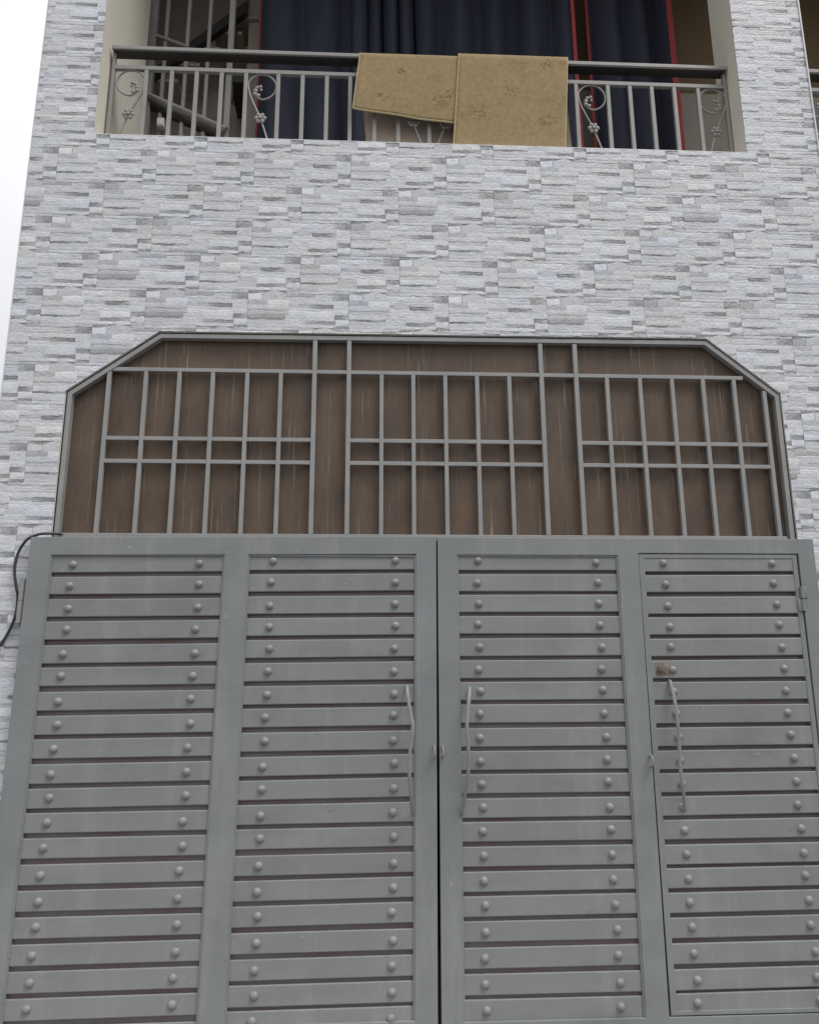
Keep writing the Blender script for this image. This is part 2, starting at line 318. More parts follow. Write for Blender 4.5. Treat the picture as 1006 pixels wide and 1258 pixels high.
def tile_bm(seed):
    rnd = random.Random(seed); bm = bmesh.new(); lay = bm.verts.layers.float_color.new('tone')
    k = TW/495.0; kz = THH/180.0; gp = 0.0006
    P_ = [rnd.uniform(0, 6.3) for _ in range(12)]
    def warp(x, z):          # uneven split ledges: one continuous field, so neighbouring ledges keep meeting
        e = max(0.0, min(1.0, (THH/2-abs(z))/.012))
        return e*(.0011*math.sin(x*37+z*60+P_[0])+.0009*math.sin(x*83-z*140+P_[1])+.0007*math.sin(x*171+z*210+P_[2])+.0004*math.sin(x*330-z*300+P_[3]))
    for (a, b, c, d, tone, hh, lean, kind) in STRIPS:
        if d-c < 2 or b-a < 2: continue
        if tone < .4 and rnd.random() < .14: tone = G1
        elif tone > .6 and rnd.random() < .06: tone = G2
        dark = tone < .4
        tone *= 1+rnd.uniform(-.08, .07); cool = rnd.uniform(.002, .042)
        x0, x1 = a*k-TW/2, b*k-TW/2; z1, z0 = THH/2-c*kz, THH/2-d*kz
        if a == 0: x0 += gp
        if b == 495: x1 -= gp
        if c == 0: z1 -= gp
        if d == 180: z0 += gp
        nx = max(3, int((x1-x0)/0.0085)+1); nz = 4 if (z1-z0) > .014 else 3
        ph = rnd.uniform(0, 6); am = 0.0010 if (z1-z0) > .012 else 0.0005
        flip = rnd.random() < .35
        grid = []
        for j in range(nz+1):
            tz = j/nz; row = []
            for i in range(nx+1):
                tx = i/nx; x = x0+(x1-x0)*tx; z = z0+(z1-z0)*tz
                if kind == 1 and j == nz:  z -= (z1-z0)*0.55*abs(2*tx-1)**2.4      # rounded stone
                z += warp(x, z)
                if 0 < j < nz: z += rnd.uniform(-am, am)*.6
                y = -(hh*.36+1.6+lean*.6*(tz-.35)+0.5*math.sin(ph+9*tx)+rnd.uniform(-.5, .5)*(1.8 if dark else 1))*0.001
                if j in (0, nz): y += 0.0004                                       # softened arris
                q = tone*(1+rnd.uniform(-.05, .05))
                if dark:     # printed grey vein, strongest at one end
                    tt = (1-tx if flip else tx); f_ = (1-tt)**2.6*.7
                    q = q*(1+rnd.uniform(-.22, .22)); q = q*(1-f_)+L3*.93*f_
                v = bm.verts.new((x, y, z)); v[lay] = (q*(1-cool*.4), q, q*(1+cool), 1); row.append(v)
            grid.append(row)
        for j in range(nz):
            for i in range(nx): bm.faces.new((grid[j][i], grid[j][i+1], grid[j+1][i+1], grid[j+1][i]))
        if kind == 1:       # grey ground behind the rounded stone
            vs = [bm.verts.new((xx, -0.0018, zz)) for xx, zz in ((x0, z0), (x1, z0), (x1, z1), (x0, z1))]
            for v in vs: v[lay] = (G2, G2, G2*1.01, 1)
            bm.faces.new(vs)
    return bm
def skirt(bm):
    ed = [e for e in bm.edges if e.is_boundary]
    r = bmesh.ops.extrude_edge_only(bm, edges=ed)
    for v in [x for x in r['geom'] if isinstance(x, bmesh.types.BMVert)]: v.co.y = 0.0
def finish_tile(bm, name='tile'):
    me = bpy.data.meshes.new(name); bm.normal_update(); bm.to_mesh(me); bm.free()
    me.materials.append(M['tile']); return me
TILE_BM = [tile_bm(s) for s in (11, 12, 13, 14, 15, 16)]
TILE_ME = []
for b in TILE_BM:
    c = b.copy(); skirt(c); TILE_ME.append(finish_tile(c))
# convex wall regions that carry tiles (XZ polygons, counter-clockwise seen from the street)
REG = {
 'left': [(XL, 0.05), (OL-0.010, 0.05), (OL-0.010, ZS), (XL, ZS)],
 'cham_l': [(OL-0.010, 2.806), (-1.018, 3.113), (-1.018, ZS), (OL-0.010, ZS)],
 'band': [(-1.018, 3.113), (1.634, 3.124), (1.634, ZS), (-1.018, ZS)],
 'cham_r': [(1.634, 3.124), (1.975, 2.841), (1.975, ZS), (1.634, ZS)],
 'right': [(1.975, 0.05), (XF, 0.05), (XF, ZS), (1.975, ZS)],
 'pil_l': [(XL, ZS), (OL, ZS), (OL, ZH), (XL, ZH)],
 'pil_r': [(XR, ZS), (XE-0.004, ZS), (XE-0.004, ZH), (XR, ZH)],
 'pil_e': [(XF-0.3, ZS), (XF, ZS), (XF, ZH), (XF-0.3, ZH)],
 'top': [(XL, ZH), (XF, ZH), (XF, ZT), (XL, ZT)]}
def clip_poly(poly, region):
    out = poly
    for i in range(len(region)):
        (ax, az), (bx, bz) = region[i], region[(i+1) % len(region)]
        nx, nz = -(bz-az), bx-ax; new = []
        for j in range(len(out)):
            p, q = out[j], out[(j+1) % len(out)]
            dp = (p[0]-ax)*nx+(p[1]-az)*nz; dq = (q[0]-ax)*nx+(q[1]-az)*nz
            if dp >= 0: new.append(p)
            if dp*dq < 0: t = dp/(dp-dq); new.append((p[0]+(q[0]-p[0])*t, p[1]+(q[1]-p[1])*t))
        out = new
        if len(out) < 3: return []
    return out
def area(p): return abs(sum(p[i][0]*p[(i+1) % len(p)][1]-p[(i+1) % len(p)][0]*p[i][1] for i in range(len(p))))/2 if len(p) > 2 else 0
def in_view(poly):
    inside = False
    for x, z in poly + [(sum(p[0] for p in poly)/len(poly), sum(p[1] for p in poly)/len(poly))]:
        d = Vector((x, -0.01, z))-CAM; zz = d.dot(FWD)
        px = d.dot(RIGHT)/zz*950; pz = d.dot(UP)/zz*950
        if abs(px) < 512 and abs(pz) < 640: inside = True
    return inside
hidden_tiles = bmesh.new()
hidden_lay = hidden_tiles.verts.layers.float_color.new('tone')
n_tiles = 0
def lay_tiles(regs, xoff, ztop, zbot, stagger, jit=0.0):
    global n_tiles
    row = 0; z = ztop
    while z > zbot-THH:
        zc = z-THH/2
        ox = xoff + (TW/2 if (row % 2 and stagger) else 0.0) + random.uniform(-jit, jit)
        i0 = int((XL-ox)/TW)-2
        for i in range(i0, i0+16):
            xc = ox+i*TW
            rect = [(xc-TW/2, zc-THH/2), (xc+TW/2, zc-THH/2), (xc+TW/2, zc+THH/2), (xc-TW/2, zc+THH/2)]
            pieces = [(r, clip_poly(rect, REG[r])) for r in regs]
            pieces = [(r, p) for r, p in pieces if area(p) > 2e-5]
            tot = sum(area(p) for r, p in pieces)
            if tot < 2e-4: continue
            # behind the closed gate leaves nothing of the tile can be seen
            if all(-1.46 < q[0] < 1.97 and q[1] < 2.08 for r, p in pieces for q in p): continue
            var = random.randrange(6)
            vis = any(in_view(p) for r, p in pieces)
            if len(pieces) == 1 and tot > TW*THH*0.9995:
                me = TILE_ME[var]
            else:
                bmj = bmesh.new(); bmj.verts.layers.float_color.new('tone')
                for r, p in pieces:
                    c = TILE_BM[var].copy(); reg = REG[r]
                    for q in range(len(reg)):
                        (ax, az), (bx, bz) = reg[q], reg[(q+1) % len(reg)]
                        no = Vector((-(bz-az), 0, bx-ax)).normalized()
                        bmesh.ops.bisect_plane(c, geom=c.verts[:]+c.edges[:]+c.faces[:], plane_co=(ax-xc, 0, az-zc), plane_no=no, clear_inner=True, dist=1e-6)
                    t = bpy.data.meshes.new('t'); c.to_mesh(t); c.free(); bmj.from_mesh(t); bpy.data.meshes.remove(t)
                if not bmj.faces: bmj.free(); continue
                skirt(bmj); me = finish_tile(bmj)
            if vis:
                o = bpy.data.objects.new('tile', me); C.objects.link(o); o.parent = house
                o.location = (xc, -0.001-random.uniform(0, .0012), zc); o.rotation_euler = (0, random.uniform(-.002, .002), 0)
                n_tiles += 1
            else:
                n0 = len(hidden_tiles.verts); hidden_tiles.from_mesh(me); hidden_tiles.verts.ensure_lookup_table()
                for v in hidden_tiles.verts[n0:]: v.co += Vector((xc, -0.001, zc))
        z -= THH; row += 1
# the rounded stone sits 128/495 from the left end and 23/180 from the top of the tile
px_off = TW/2 - 128/495*TW; pz_off = 23/180*THH
lay_tiles(['left', 'cham_l', 'band', 'cham_r', 'right'], -1.208+px_off, 4.088+pz_off+THH, 0.05, True, 0.004)
lay_tiles(['pil_l'], -1.63, ZH, ZS, False, 0.004)
lay_tiles(['pil_r', 'pil_e'], 2.10, ZH-0.07, ZS, False, 0.004)
lay_tiles(['top'], -1.5, ZT, ZH, True)
o = link('tile_field', finish_tile(hidden_tiles, 'tile_field'), None, house); o['kind'] = 'stuff'
# white edge trims where the tiles stop
for (x0, x1, z0, z1) in ((XE-0.0035, XE+0.003, ZS+0.002, ZH-0.002), (XL-0.004, XL-0.0005, 0.05, ZT)):
    box('corner_trim', x0, x1, -0.0115, 0.012, z0, z1, M['trim'], house)
box('ledge_top', OL+0.002, XR-0.002, -0.006, TH, ZS+0.0005, ZS+0.006, M['trim'], house, 0.001)
box('ledge_top', XE+0.005, XF-0.302, -0.006, TH, ZS+0.0005, ZS+0.006, M['trim'], house, 0.001)

# ------------------------------------------------------------------ transom grille over the gate
tg = thing('transom_grille', 'grey bar grille with cut corners over brown sheet metal above the gate', 'grille', (0, 0, 2.1))
def tpart(name, bm, m, smooth=None):
    for v in bm.verts: v.co.z -= 2.1
    return link(name, to_mesh(name, bm, smooth), M[m], tg)
OUT = [(-1.418, 2.06), (-1.418, 2.800), (-1.015, 3.102), (1.631, 3.113), (1.968, 2.834), (1.964, 2.06)]
def inset(poly, d):
    n = len(poly); res = []
    for i in range(n):
        p0, p1, p2 = Vector(poly[i-1]), Vector(poly[i]), Vector(poly[(i+1) % n])
        a = (p1-p0).normalized(); b = (p2-p1).normalized()
        na, nb = Vector((a.y, -a.x)), Vector((b.y, -b.x))
        m = (na+nb); m = m/(m.dot(na)); res.append(tuple(p1+m*d))
    return res
INN = inset(OUT, 0.020)
names = ['frame_bar']*6
for i in range(5):
    a, b = OUT[i], OUT[i+1]; c, d = INN[i+1], INN[i]
    bm = bmesh.new(); prism_bm(bm, [a, b, c, d], 0.000, 0.034); tpart('frame_bar', bm, 'bar')
bm = bmesh.new(); box_bm(bm, -1.386, 1.93, 0.002, 0.03, 2.104, 2.134, 0.002); tpart('frame_bar', bm, 'bar')
# dark joint between the frame and the tiles
J1, J2 = inset(OUT, -0.0095), inset(OUT, -0.0008)
for i in range(5):
    bm = bmesh.new(); prism_bm(bm, [J1[i], J1[i+1], J2[i+1], J2[i]], 0.004, 0.02); tpart('joint', bm, 'dark_edge')
BW = 0.0095
ZB, ZM, ZTOP = 2.133, 2.922, 3.086
plain = [-1.24, -1.07, -.914, -.758, -.598, -.438, .037, .19, .344, .496, .65, 1.128, 1.288, 1.445, 1.60, 1.754]
for x in plain:
    jx = random.uniform(-.002, .002); top = ZM-BW
    bm = bmesh.new(); box_bm(bm, x-BW+jx, x+BW+jx, 0.003, 0.024, ZB, top, 0.0018); tpart('bar', bm, 'bar')
for x in (-.281, -.118, .808, .977):
    bm = bmesh.new(); box_bm(bm, x-BW-.001, x+BW+.001, 0.0015, 0.024, ZB, ZTOP, 0.0018); tpart('bar', bm, 'bar')
bm = bmesh.new(); box_bm(bm, 1.90-BW, 1.90+BW, 0.003, 0.024, ZB, 2.856, 0.0018); tpart('bar', bm, 'bar')
bm = bmesh.new(); box_bm(bm, -1.235, 1.80, 0.0035, 0.025, ZM-BW, ZM+BW, 0.0018); tpart('rail', bm, 'bar')
for a, b in ((-1.24, -.281), (-.118, .808), (.977, 1.90)):
    for z in (2.582, 2.472):
        bm = bmesh.new(); box_bm(bm, a, b, 0.005, 0.022, z-BW, z+BW, 0.0018); tpart('rail', bm, 'bar')
bm = bmesh.new(); prism_bm(bm, inset(OUT, 0.003), 0.036, 0.039); tpart('backing_sheet', bm, 'sheet')

# ------------------------------------------------------------------ gate
def frame_mesh(xs, zs, holes, y0, y1, o, bev=0.002):
    """sheet cut with rectangular holes; cells of the grid xs x zs, holes = set of (i, j)"""
    bm = bmesh.new(); V = {}
    def v(i, j, y):
        k = (i, j, y)
        if k not in V: V[k] = bm.verts.new((xs[i]-o[0], y-o[1], zs[j]-o[2]))
        return V[k]
    nx, nz = len(xs)-1, len(zs)-1
    solid = {(i, j) for i in range(nx) for j in range(nz)} - holes
    for i, j in solid:
        bm.faces.new((v(i, j, y0), v(i+1, j, y0), v(i+1, j+1, y0), v(i, j+1, y0)))
        bm.faces.new((v(i, j, y1), v(i, j+1, y1), v(i+1, j+1, y1), v(i+1, j, y1)))
        for (di, dj, p, q) in ((-1, 0, (i, j), (i, j+1)), (1, 0, (i+1, j), (i+1, j+1)), (0, -1, (i, j), (i+1, j)), (0, 1, (i, j+1), (i+1, j+1))):
            if (i+di, j+dj) not in solid: bm.faces.new((v(*p, y0), v(*q, y0), v(*q, y1), v(*p, y1)))
    bmesh.ops.recalc_face_normals(bm, faces=bm.faces)
    ed = [e for e in bm.edges if len(e.link_faces) == 2 and e.calc_face_angle() > 1.0]
    bmesh.ops.bevel(bm, geom=ed, offset=bev, segments=2, profile=0.5, affect='EDGES')
    return to_mesh('frame', bm)
def rivet_mesh():
    bm = bmesh.new(); r, h = 0.0178, 0.0145; seg, rings = 14, 4; prev = None
    for k in range(rings):
        a = k/rings*math.pi/2; rr, y = r*math.cos(a), -h*math.sin(a)
        ring = [bm.verts.new((rr*math.cos(2*math.pi*i/seg), y, rr*math.sin(2*math.pi*i/seg))) for i in range(seg)]
        if prev:
            for i in range(seg): bm.faces.new((prev[i], prev[(i+1) % seg], ring[(i+1) % seg], ring[i]))
        prev = ring
    top = bm.verts.new((0, -h, 0))
    for i in range(seg): bm.faces.new((prev[i], prev[(i+1) % seg], top))
    return to_mesh('rivet', bm, 80)
RIV = rivet_mesh(); RIV.materials.append(M['rivet'])
YF, YS, YBK = -0.066, -0.056, -0.0385       # frame face, slat face, backing sheet
SH = 0.0772                                # slat height
def slat_mesh(wd):
    bm = bmesh.new(); box_bm(bm, -wd/2, wd/2, 0, 0.0105, -SH/2, SH/2, 0.0040)
    me = to_mesh('slat', bm); me.materials.append(M['slat']); return me
def fill_panel(x0, x1, zc, riv, base, owner, tilt=0.0, lean=0.0, ylo=0.0, sub=True):
    """a ladder of slats with two domed rivets each; owner is the leaf (rivets under slats) or the wicket door (rivets beside slats)"""
    me = slat_mesh(x1-x0+0.012); xm = (x0+x1)/2; out = []
    for k, z in enumerate(zc):
        z += random.uniform(-.0022, .0022); sx = lean*(z-1.2)
        s = bpy.data.objects.new('slat', me); C.objects.link(s); s.parent = owner
        ang = tilt+random.uniform(-.0022, .0022)
        s.location = (xm+sx-base[0], YS+ylo+random.uniform(-.0012, .0012)-base[1], z-base[2]); s.rotation_euler = (random.uniform(-.012, .012), -ang, 0)
        for xr in riv:
            r = bpy.data.objects.new('rivet', RIV); C.objects.link(r)
            dx, dz = xr-xm+random.uniform(-.004, .004), random.uniform(-.004, .004)
            if sub: r.parent = s; r.location = (dx, 0.0005, dz)
            else: r.parent = owner; r.location = (xm+sx+dx-base[0], YS+ylo+0.0005-base[1], z+dz+ang*dx-base[2])
        out.append(s)
    return out
def lip(x0, x1, z0, z1, base, owner, lean=0.0, name='panel_trim'):
    bm = bmesh.new(); w_ = 0.007
    for a in ((x0-.001, x0+w_, z0, z1), (x1-w_, x1+.001, z0, z1)):
        box_bm(bm, a[0]-base[0], a[1]-base[0], YF+.004-base[1], YBK-base[1], a[2]-base[2], a[3]-base[2], 0.0012)
    box_bm(bm, x0+w_-base[0], x1-w_-base[0], YF+.004-base[1], YBK-base[1], z1-w_-base[2], z1+.001-base[2], 0.0012)
    for v in bm.verts: v.co.x += lean*(v.co.z+base[2]-1.2)
    return link(name, to_mesh(name, bm), M['frame'], owner)
def shear(me, base, lean, tilt, xm):
    for v in me.vertices:
        X, Z = v.co.x+base[0], v.co.z+base[2]
        v.co.x += lean*(Z-1.2); v.co.z += tilt*(X-xm)
def pull_handle(pts, parent, base):
    bm = bmesh.new(); P = smooth_path(pts, 5)
    tube_bm(bm, [p-Vector(base) for p in P], 0.0078, 0.0050, 8)
    for e in (pts[0], pts[-1]):       # foot welded to the gate
        q = Vector(e)-Vector(base); tube_bm(bm, [q, Vector((q.x, YS-base[1]+.002, q.z))], 0.006, None, 8, Vector((1, 0, 0)))
    return link('handle', to_mesh('handle', bm, 50), M['slat'], parent)

# left leaf: two slatted panels
BL = (-1.495, 0.0, 0.095); LEAN, TILT = 0.0085, 0.009
lg = thing('gate_leaf', 'left leaf of the grey metal gate with two slatted panels', 'gate', BL, 'leaves of the grey double gate')
xsL = [-1.495, -1.402, -.655, -.552, .186, .2755]; zsG = [0.095, 0.176, 2.027, 2.107]
me = frame_mesh(xsL, zsG, {(1, 1), (3, 1)}, YF, -0.026, BL); shear(me, BL, LEAN, 0.006, -.6); link('frame', me, M['frame'], lg)
bm = bmesh.new()
for a, b in ((-1.41, -.65), (-.56, .19)): box_bm(bm, a-BL[0], b-BL[0], YBK, YBK+.0025, .17-BL[2], 2.03-BL[2])
link('backing_sheet', to_mesh('backing_sheet', bm), M['behind'], lg)
lip(-1.402, -.655, .176, 2.027, BL, lg, LEAN); lip(-.552, .186, .176, 2.027, BL, lg, LEAN)
fill_panel(-1.402, -.655, [1.988-.0966*i for i in range(20)], (-1.308, -.762), BL, lg, TILT, LEAN)
fill_panel(-.552, .186, [2.0015-.0958*i for i in range(19)]+[.190], (-.447, .094), BL, lg, TILT, LEAN)
pull_handle([(0.150, -.070, 1.462), (0.152, -.100, 1.420), (0.165, -.118, 1.330), (0.171, -.122, 1.290), (0.160, -.122, 1.200), (0.156, -.120, 1.115), (0.165, -.105, 1.015), (0.172, -.070, .950)], lg, BL)
for z in (1.825, 0.55):                    # barrel hinges on the outer stile
    bm = bmesh.new(); tube_bm(bm, [Vector((-1.509, -.046, z-.095))-Vector(BL), Vector((-1.509, -.046, z+.0))-Vector(BL)], .013, None, 12, Vector((1, 0, 0)))
    tube_bm(bm, [Vector((-1.509, -.046, z+.003))-Vector(BL), Vector((-1.509, -.046, z+.095))-Vector(BL)], .0125, None, 12, Vector((1, 0, 0)))
    tube_bm(bm, [Vector((-1.509, -.046, z-.11))-Vector(BL), Vector((-1.509, -.046, z-.096))-Vector(BL)], .006, None, 8, Vector((1, 0, 0)))
    link('hinge', to_mesh('hinge', bm, 40), M['bar'], lg)
def lug(x, z, base, owner, s):
    bm = bmesh.new(); q = [Vector((x, YF+.002, z+.022)), Vector((x, YF-.022, z+.020)), Vector((x+.002*s, YF-.03, z)), Vector((x, YF-.022, z-.018)), Vector((x, YF+.002, z-.022))]
    tube_bm(bm, [p-Vector(base) for p in smooth_path(q, 4)], .0055, .0045, 8, Vector((1, 0, 0)))
    return link('lock_eye', to_mesh('lock_eye', bm, 50), M['bar'], owner)
lug(.2635, 1.19, BL, lg, -1)

# right leaf: one slatted panel and a wicket door
BR = (2.007, 0.0, 0.095)
rg = thing('gate_leaf', 'right leaf of the grey metal gate with a narrow wicket door set into it', 'gate', BR, 'leaves of the grey double gate')
xsR = [.2855, .372, 1.098, 1.192, 1.931, 2.007]; zsR = [0.095, 0.172, 2.030, 2.040, 2.109]
me = frame_mesh(xsR, zsR, {(1, 1), (3, 1), (3, 2)}, YF, -0.026, BR); shear(me, BR, .004, 0, 1.2); link('frame', me, M['frame'], rg)
box('backing_sheet', .365, 1.105, YBK, YBK+.0025, .165, 2.035, M['behind'], rg).location = (-BR[0], -BR[1], -BR[2])
lip(.372, 1.098, .172, 2.030, BR, rg, .004)
fill_panel(.372, 1.098, [2.0025-.0945*i for i in range(20)], (.464, 1.002), BR, rg, 0.002, .003)
pull_handle([(0.420, -.070, 1.452), (0.412, -.100, 1.410), (0.401, -.118, 1.330), (0.398, -.122, 1.286), (0.402, -.122, 1.190), (0.400, -.120, 1.115), (0.389, -.105, 1.040), (0.376, -.070, .944)], rg, BR)
lug(.298, 1.19, BR, rg, 1); lug(1.183, 1.145, BR, rg, 1)
# wicket door
DX0, DX1, DZ0, DZ1 = 1.1965, 1.9265, .176, 2.0365
wd = frame_mesh([DX0, 1.222, 1.905, DX1], [DZ0, .192, 2.018, DZ1], {(1, 1)}, YF+.003, -0.028, BR, 0.0018)
wo_ = link('wicket_door', wd, M['frame'], rg); wo_['label'] = 'wicket door with a keyhole lock'
box('backing_sheet', 1.215, 1.912, YBK, YBK+.0025, .185, 2.025, M['behind'], wo_).location = (-BR[0], -BR[1], -BR[2])
fill_panel(1.222, 1.905, [1.997-.0940*i for i in range(19)]+[.2185], (1.312, 1.809), BR, wo_, 0.005, 0, -.004, sub=False)
pull_handle([(1.294, -.070, 1.478), (1.296, -.090, 1.425), (1.297, -.104, 1.365), (1.297, -.110, 1.296), (1.296, -.110, 1.197), (1.294, -.110, 1.131), (1.296, -.106, 1.066), (1.304, -.094, 1.018), (1.315, -.070, .950)], wo_, BR)
for z in (1.835, 1.0, .45):                # wicket hinges
    bm = bmesh.new(); x = 1.929
    for a, b in ((-.055, -.002), (.002, .055)):
        tube_bm(bm, [Vector((x, YF-.003, z+a))-Vector(BR), Vector((x, YF-.003, z+b))-Vector(BR)], .0085, None, 10, Vector((1, 0, 0)))
    box_bm(bm, x-.022-BR[0], x-BR[0], YF-.0025, YF+.004, z-.055-BR[2], z-.0025-BR[2], .001)
    box_bm(bm, x-BR[0], x+.022-BR[0], YF-.0055, YF+.001, z+.0025-BR[2], z+.055-BR[2], .001)
    link('hinge', to_mesh('hinge', bm, 40), M['frame'], wo_)
bm = bmesh.new()
tube_bm(bm, [Vector((1.262, YS-.001, 1.528))-Vector(BR), Vector((1.262, YS-.019, 1.528))-Vector(BR)], .0165, None, 16, Vector((1, 0, 0)))
tube_bm(bm, [Vector((1.262, YS-.0185, 1.528))-Vector(BR), Vector((1.262, YS-.024, 1.528))-Vector(BR)], .010, None, 12, Vector((1, 0, 0)))
box_bm(bm, 1.260-BR[0], 1.264-BR[0], YS-.0255, YS-.0235, 1.522-BR[2], 1.534-BR[2])
box_bm(bm, 1.237-BR[0], 1.300-BR[0], YS-.0065, YS-.0035, 1.502-BR[2], 1.556-BR[2], .001)
link('lock', to_mesh('lock', bm, 40), M['rust'], wo_)

# ------------------------------------------------------------------ cable beside the gate
cb = tube('cable', [(-1.38, -.004, 2.128), (-1.43, -.03, 2.124), (-1.475, -.036, 2.117), (-1.52, -.034, 2.092), (-1.551, -.03, 2.034), (-1.558, -.03, 1.962), (-1.546, -.028, 1.895), (-1.535, -.026, 1.85),
           (-1.533, -.024, 1.80), (-1.538, -.024, 1.755), (-1.552, -.022, 1.71), (-1.575, -.02, 1.66), (-1.608, -.02, 1.61), (-1.66, -.02, 1.54), (-1.70, -.018, 1.45)], .0065, M['rubber'])
tag(cb, 'dark cable looping on the tiles beside the upper left gate corner', 'cable')

# ------------------------------------------------------------------ balcony railings
RY = 0.12
def scroll(cx, mirror, parent, zc=4.602, bottom=True):
    """cane shaped wrought iron scroll with a rosette; mirror = -1 turns the hook to the right"""
    s = mirror
    pts = [(cx+s*.060, RY, 4.205), (cx+s*.030, RY, 4.305), (cx-s*.002, RY, 4.405), (cx-s*.034, RY, 4.48), (cx-s*.062, RY, 4.55)]
    for a in range(172, -110, -24):
        pts.append((cx+s*math.cos(R(a))*.075, RY, zc+math.sin(R(a))*.078))
    pts.append((cx-s*.030, RY, zc-.058)); pts.append((cx-s*.042, RY, zc-.030)); pts.append((cx-s*.022, RY, zc-.004)); pts.append((cx-s*.002, RY, zc-.012))
    bm = bmesh.new(); tube_bm(bm, smooth_path(pts, 4), .0050, .0050, 8)
    o = link('scroll', to_mesh('scroll', bm, 60), M['rail'], parent)
    bm = bmesh.new()
    def blob(x, z, r, y=RY):
        t = bmesh.new(); bmesh.ops.create_icosphere(t, subdivisions=2, radius=r)
        for v in t.verts: v.co = Vector((v.co.x+x, v.co.y*.6+y, v.co.z+z))
        m_ = bpy.data.meshes.new('b'); t.to_mesh(m_); t.free(); bm.from_mesh(m_); bpy.data.meshes.remove(m_)
    for k in range(6): blob(cx-s*.002+math.cos(k*1.047)*.021, 4.404+math.sin(k*1.047)*.021, .0125, RY-.006)
    blob(cx-s*.002, 4.404, .012, RY-.012)
    link('rosette', to_mesh('rosette', bm, 80), M['rail'], o)
    bm = bmesh.new()
    for (dx, dz, r) in ((-.034, -.028, .013), (-.026, -.008, .011), (-.008, -.001, .010), (-.036, -.048, .012), (-.018, -.056, .012), (-.004, -.022, .008)): blob(cx+s*dx, zc+dz, r, RY-.003)
    link('leaf', to_mesh('leaf', bm, 80), M['rail'], o)
    return o
def rosette_stem(x0, x1, zt, parent):
    bm = bmesh.new(); tube_bm(bm, [Vector((x0, RY, 4.20)), Vector((x1, RY, zt))], .0055)
    o = link('scroll', to_mesh('scroll', bm, 60), M['rail'], parent); bm = bmesh.new()
    for k in range(7):
        t = bmesh.new(); bmesh.ops.create_icosphere(t, subdivisions=2, radius=.0125)
        c = (0, 0) if k == 6 else (math.cos(k*1.047)*.022, math.sin(k*1.047)*.018)
        for v in t.verts: v.co = Vector((v.co.x+x1+c[0], v.co.y*.6+RY-.006, v.co.z+zt+c[1]))
        m_ = bpy.data.meshes.new('b'); t.to_mesh(m_); t.free(); bm.from_mesh(m_); bpy.data.meshes.remove(m_)
    link('rosette', to_mesh('rosette', bm, 80), M['rail'], o)
def railing(x0, x1, balusters, label):
    o = thing('balcony_railing', label, 'railing', (0, 0, 0), 'balcony railings of the house')
    box('handrail', x0, x1, RY-.033, RY+.033, 4.784, 4.808, M['rail'], o, 0.004)
    box('underside_shade', x0+.01, x1-.01, RY-.030, RY+.030, 4.778, 4.7838, M['rail_dark'], o)  # dark strip added below the handrail to paint in its shade
    box('lower_handrail', x0+.012, x1-.012, RY-.011, RY+.011, 4.680, 4.704, M['rail'], o, 0.002)
    box('bottom_rail', x0+.012, x1-.012, RY-.010, RY+.010, 4.192, 4.210, M['rail'], o, 0.002)
    for x in (x0+.009, x1-.009): box('post', x-.009, x+.009, RY-.009, RY+.009, ZS, 4.785, M['rail'], o, 0.002)
    for x in balusters: box('baluster', x-.0105, x+.0105, RY-.0100, RY+.0100, 4.209, 4.681, M['rail'], o, 0.002)
    return o
rl = railing(-1.405, 1.942, [-1.221, -1.087, -.956, -.824, -.694, -.522, -.392, -.262, -.136, -.005, .122, .288, .455, .58, .705, .83, .955, 1.096, 1.273, 1.396, 1.518, 1.644, 1.778],
             'grey balcony railing with scroll ornaments and rugs hung over it')
scroll(-.607, 1, rl); scroll(1.182, 1, rl); scroll(-1.30, -1, rl); scroll(1.857, -1, rl)
rosette_stem(.270, .205, 4.408, rl); rosette_stem(.306, .378, 4.400, rl)
rn = railing(2.342, 3.795, [2.55, 2.68, 2.81, 2.94, 3.07, 3.20, 3.33, 3.46, 3.60], 'grey balcony railing cut off at the right edge beyond the tiled pillar')
scroll(2.445, -1, rn); scroll(3.70, 1, rn)

